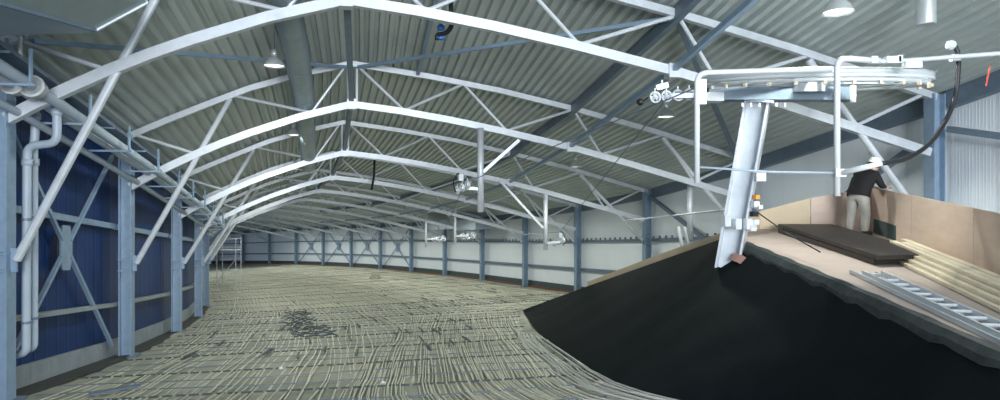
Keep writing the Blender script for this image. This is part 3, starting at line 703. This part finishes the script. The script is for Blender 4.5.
while s < 9:
    e = uedge(s)+.15
    dark = k % 3 == 0
    nseg = 22
    mb = MB(); pts = [P(s+.02*math.sin(k+j*.4), .35+(e-.35)*j/nseg, .055) for j in range(nseg+1)]
    if dark:
        for j in range(int((e-.35)/.22)):
            a = P(s+.012*math.sin(k+j*.15), .4+.22*j, .07); b = P(s+.012*math.sin(k+j*.15), .4+.22*j+.16, .07); mb.bar(a, b, .03, .03)
    else: mb.polybar(pts, .03, .015, Nn(s))
    mb.build('cross_strip', 'strip_dark' if dark else 'strip_blue', GRID)
    s += .15 if s < 3 else .45; k += 1
# dark pipe bundle, short bars painting the dark gaps between pipes, and offcuts on the floor
random.seed(21)
bs, bu = inv(*(px(303, 322, 24.5)[0:2]))
for k in range(17):
    a = bs-.75+1.6*k/17+random.uniform(-.02, .02); c = bu+random.uniform(-.25, .25)+(.5*(.5-k/17))
    mb = MB(); mb.tube([P(a+.012*math.sin(j*1.3+k), c-.5+1.0*j/8+(.35 if k < 6 else 0)*j/8, .09+.03*math.sin(j*2.1+k)) for j in range(9)], .024, 5); tag(mb.build('dark_rod', 'strip_dark'), 'wavy dark rod in the bundle on the floor left of centre', 'rod', 'dark rods in the floor bundle')
for k in range(90):  # added bars paint the darkness between neighbouring pipes
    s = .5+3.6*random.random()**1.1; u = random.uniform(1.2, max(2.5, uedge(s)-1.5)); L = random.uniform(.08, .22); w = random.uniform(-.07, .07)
    mb = MB(); mb.bar(P(s, u, .075), P(s+L, u+w, .075), random.uniform(.03, .06), .03); tag(mb.build('gap_bar', 'strip_dark'), 'short dark bar standing in for a dark gap between the floor pipes', 'batten', 'dark bars standing in for gaps between the floor pipes')
for x, y, d, L, lb in ((115, 386, 11.7, (.75, .55), 'grey offcut strip on the pipes at the lower left'),):
    c = px(x, y, d); X, Y = c.x, c.y; z = floor_z(X, Y)+.09; mb = MB(); mb.bar((X-L[0]*.4, Y-L[1]*.5, z), (X+L[0]*.4, Y+L[1]*.5, z), .16, .03); tag(mb.build('offcut', 'strip_blue'), lb, 'strip')
def stone(x, y, r, m, lb):
    t = (y-200)/621.5; d = 10.
    for _ in range(30): X = (x-500)/621.5*d; d = -floor_z(X, d)/t
    X = (x-500)/621.5*d; c = V((X, d, floor_z(X, d)+.06)); mb = MB()
    mb.lathe([(0, -.4*r), (r*.8, -.3*r), (r, .1*r), (r*.6, .6*r), (0, .7*r)], 7, c); tag(mb.build('stone' if m != 'white_paint' else 'foam_lump', m), lb, 'stone')
stone(281, 371, .06, 'white_paint', 'small white lump on the floor pipes near the bottom centre')
stone(599, 388, .10, 'plywood', 'pinkish stone on the pipes at the ramp foot')
stone(713, 394, .12, 'timber', 'pale stone at the ramp foot near the bottom edge')
stone(383, 386, .05, 'white_paint', 'tiny white lump at the bottom, right of the centre pipes')
stone(375, 279, .5, 'sand', 'pale heap of sand far off on the floor')

# ------------------------------------------------------------------ far scaffold tower
sx, sy = px(229, 0, 50)[0], 50
SC = thing('scaffold_tower', (sx, sy, floor_z(sx, sy)), 'thin metal scaffold tower standing far off by the left wall', 'scaffold')
z0 = floor_z(sx, sy)
for dx in (-.75, .75):
    for dy in (-.5, .5):
        mb = MB(); mb.tube([(sx+dx, sy+dy, z0), (sx+dx, sy+dy, z0+3.9)], .03, 6); mb.build('upright', 'steel', SC)
for h in (.4, 1.3, 2.2, 3.1, 3.8):
    for dy in (-.5, .5):
        mb = MB(); mb.tube([(sx-.75, sy+dy, z0+h), (sx+.75, sy+dy, z0+h)], .022, 6); mb.build('crossbar', 'steel', SC)
for h in (1.3, 2.9):
    mb = MB(); mb.box((sx, sy, z0+h), (1.5, 1.0, .05)); mb.build('platform', 'plinth', SC)
mb = MB(); mb.tube([(sx-.75, sy-.5, z0+.4), (sx+.75, sy-.5, z0+2.2)], .03, 6); mb.build('diagonal', 'steel', SC)

# ------------------------------------------------------------------ worker
def skin_body(name, nodes, edges, root, parent, mats, assign):
    idx = {k: i for i, k in enumerate(nodes)}
    me = bpy.data.meshes.new(name); me.from_pydata([nodes[k][0] for k in nodes], [(idx[a], idx[b]) for a, b in edges], [])
    o = bpy.data.objects.new(name, me); COL.objects.link(o)
    md = o.modifiers.new('skin', 'SKIN'); md.use_smooth_shade = True
    sv = me.skin_vertices[0].data
    for k, i in idx.items(): r = nodes[k][1]; sv[i].radius = r if isinstance(r, tuple) else (r, r); sv[i].use_root = (k == root)
    o.modifiers.new('sub', 'SUBSURF').levels = 2
    dg = bpy.context.evaluated_depsgraph_get(); dg.update()
    m2 = bpy.data.meshes.new_from_object(o.evaluated_get(dg)); o.modifiers.clear(); o.data = m2
    m2.materials.clear()
    for m in mats: m2.materials.append(MATS[m])
    for p in m2.polygons: p.material_index = assign(p.center); p.use_smooth = True
    if parent: o.parent = parent
    return o
# local frame: feet at origin, facing +Y, then turned
WK = thing('person', dk(7.66, 13.3, .03), 'worker in black jacket, beige trousers and white helmet leaning over the parapet', 'person')
N = {'pelvis': ((0, 0, .90), (.19, .15)), 'waist': ((0, .06, 1.02), (.185, .145)), 'chest': ((.0, .16, 1.19), (.22, .165)), 'upper': ((.0, .25, 1.30), (.20, .135)), 'neck': ((.0, .36, 1.37), .065), 'head0': ((.0, .43, 1.42), .075), 'head1': ((.0, .46, 1.48), .095), 'head2': ((.0, .465, 1.55), .085)}
Eg = [('pelvis', 'waist'), ('waist', 'chest'), ('chest', 'upper'), ('upper', 'neck'), ('neck', 'head0'), ('head0', 'head1'), ('head1', 'head2')]
for sg, nm in ((-1, 'l'), (1, 'r')):
    st = .03 if sg > 0 else -.03
    N['hip'+nm] = ((sg*.115, .0, .82), .13); N['knee'+nm] = ((sg*.15, .03+st, .47), .098); N['shin'+nm] = ((sg*.155, .0+st, .28), .092); N['ank'+nm] = ((sg*.16, -.02+st, .11), .08); N['heel'+nm] = ((sg*.15, -.02+st, .045), .05); N['toe'+nm] = ((sg*.17, .17+st, .04), .045)
    Eg += [('pelvis', 'hip'+nm), ('hip'+nm, 'knee'+nm), ('knee'+nm, 'shin'+nm), ('shin'+nm, 'ank'+nm), ('ank'+nm, 'heel'+nm), ('heel'+nm, 'toe'+nm)]
    N['sh'+nm] = ((sg*.22, .25, 1.29), .09); N['elb'+nm] = ((sg*.27, .36, 1.05), .072); N['wr'+nm] = ((sg*.17, .58, 1.03), .042); N['palm'+nm] = ((sg*.15, .66, 1.03), (.036, .022))
    Eg += [('upper', 'sh'+nm), ('sh'+nm, 'elb'+nm), ('elb'+nm, 'wr'+nm), ('wr'+nm, 'palm'+nm)]
    bx, by, bz = N['palm'+nm][0]
    for f in range(4):
        off = (f-1.5)*.022; L = [.07, .08, .075, .06][f]
        N['f%d%s' % (f, nm)] = ((bx+off, by+.05, bz+.004), .009); N['g%d%s' % (f, nm)] = ((bx+off, by+.05+L*.5, bz-.008), .009); N['h%d%s' % (f, nm)] = ((bx+off, by+.05+L*.85, bz-.035), .008)
        Eg += [('palm'+nm, 'f%d%s' % (f, nm)), ('f%d%s' % (f, nm), 'g%d%s' % (f, nm)), ('g%d%s' % (f, nm), 'h%d%s' % (f, nm))]
    N['t0'+nm] = ((bx-sg*.045, by+.01, bz-.005), .011); N['t1'+nm] = ((bx-sg*.06, by+.05, bz-.02), .009); Eg += [('palm'+nm, 't0'+nm), ('t0'+nm, 't1'+nm)]
def asg(c):
    if c.z > 1.385 and c.y > .28 and abs(c.x) < .13: return 2
    if c.y > .595 and c.z < 1.2: return 2
    if c.z < .10: return 3
    if c.z < .90: return 1
    return 0
body = skin_body('body', N, Eg, 'pelvis', WK, ['jacket', 'trousers', 'skin', 'boot'], asg)
# jacket shell with hem and collar, helmet, hair, glasses, nose, ears
mb = MB(); n = 20; prof = [(.235, .19, .82, .0), (.24, .20, .90, .02), (.235, .19, 1.0, .06), (.245, .20, 1.10, .12), (.255, .20, 1.20, .175), (.23, .165, 1.31, .25), (.13, .11, 1.37, .31), (.085, .08, 1.40, .345)]
rows = [[V((rx*math.cos(2*math.pi*k/n), ry*math.sin(2*math.pi*k/n)+yy, z-.25*ry*math.sin(2*math.pi*k/n))) for k in range(n+1)] for rx, ry, z, yy in prof]
def local(mb, name, m, parent, smooth=True):
    o = mb.build(name, m, None, smooth, origin=(0, 0, 0)); o.parent = parent; return o
mb.grid(rows); local(mb, 'jacket', 'jacket', WK)
HR = Matrix.Rotation(math.radians(-12), 3, 'Z') @ Matrix.Rotation(math.radians(-20), 3, 'X')
hc = V((.0, .46, 1.485))
mb = MB(); mb.lathe([(.150, .0), (.128, .012), (.127, .05), (.112, .10), (.075, .14), (.03, .155), (0, .158)], 24, hc+HR @ V((0, -.005, .045)), HR)
mb.grid([[hc+HR @ V((.11*math.cos(t), .10+.07*math.sin(t)*k, .047-.008*k)) for t in [math.pi*j/10 for j in range(11)]] for k in (0, 1)]); local(mb, 'helmet', 'helmet', WK)
mb = MB(); mb.lathe([(.06, -.06), (.098, -.03), (.104, .02), (.104, .05)], 18, hc+HR @ V((0, -.018, .0)), HR); local(mb, 'hair', 'hair', WK)
mb = MB()
for sg in (-1, 1):
    mb.box(hc+HR @ V((sg*.036, .098, .015)), (.052, .012, .032), HR); mb.box(hc+HR @ V((sg*.088, .05, .018)), (.008, .10, .012), HR)
local(mb, 'glasses', 'glass_dark', WK, False)
mb = MB(); mb.lathe([(.020, -.03), (.018, 0), (.008, .03), (0, .035)], 10, hc+HR @ V((0, .10, -.015)), HR); mb.lathe([(0, -.012), (.03, -.004), (.03, .004), (0, .012)], 10, hc+HR @ V((0, .083, -.062)), HR)
for sg in (-1, 1): mb.lathe([(0, -.03), (.02, -.02), (.024, .01), (.014, .03), (0, .032)], 10, hc+HR @ V((sg*.098, .0, -.005)), HR)
local(mb, 'face', 'skin', WK)
WK.rotation_euler = (0, 0, math.radians(-70))

for o in bpy.data.objects:
    if '_o' in o: del o['_o']
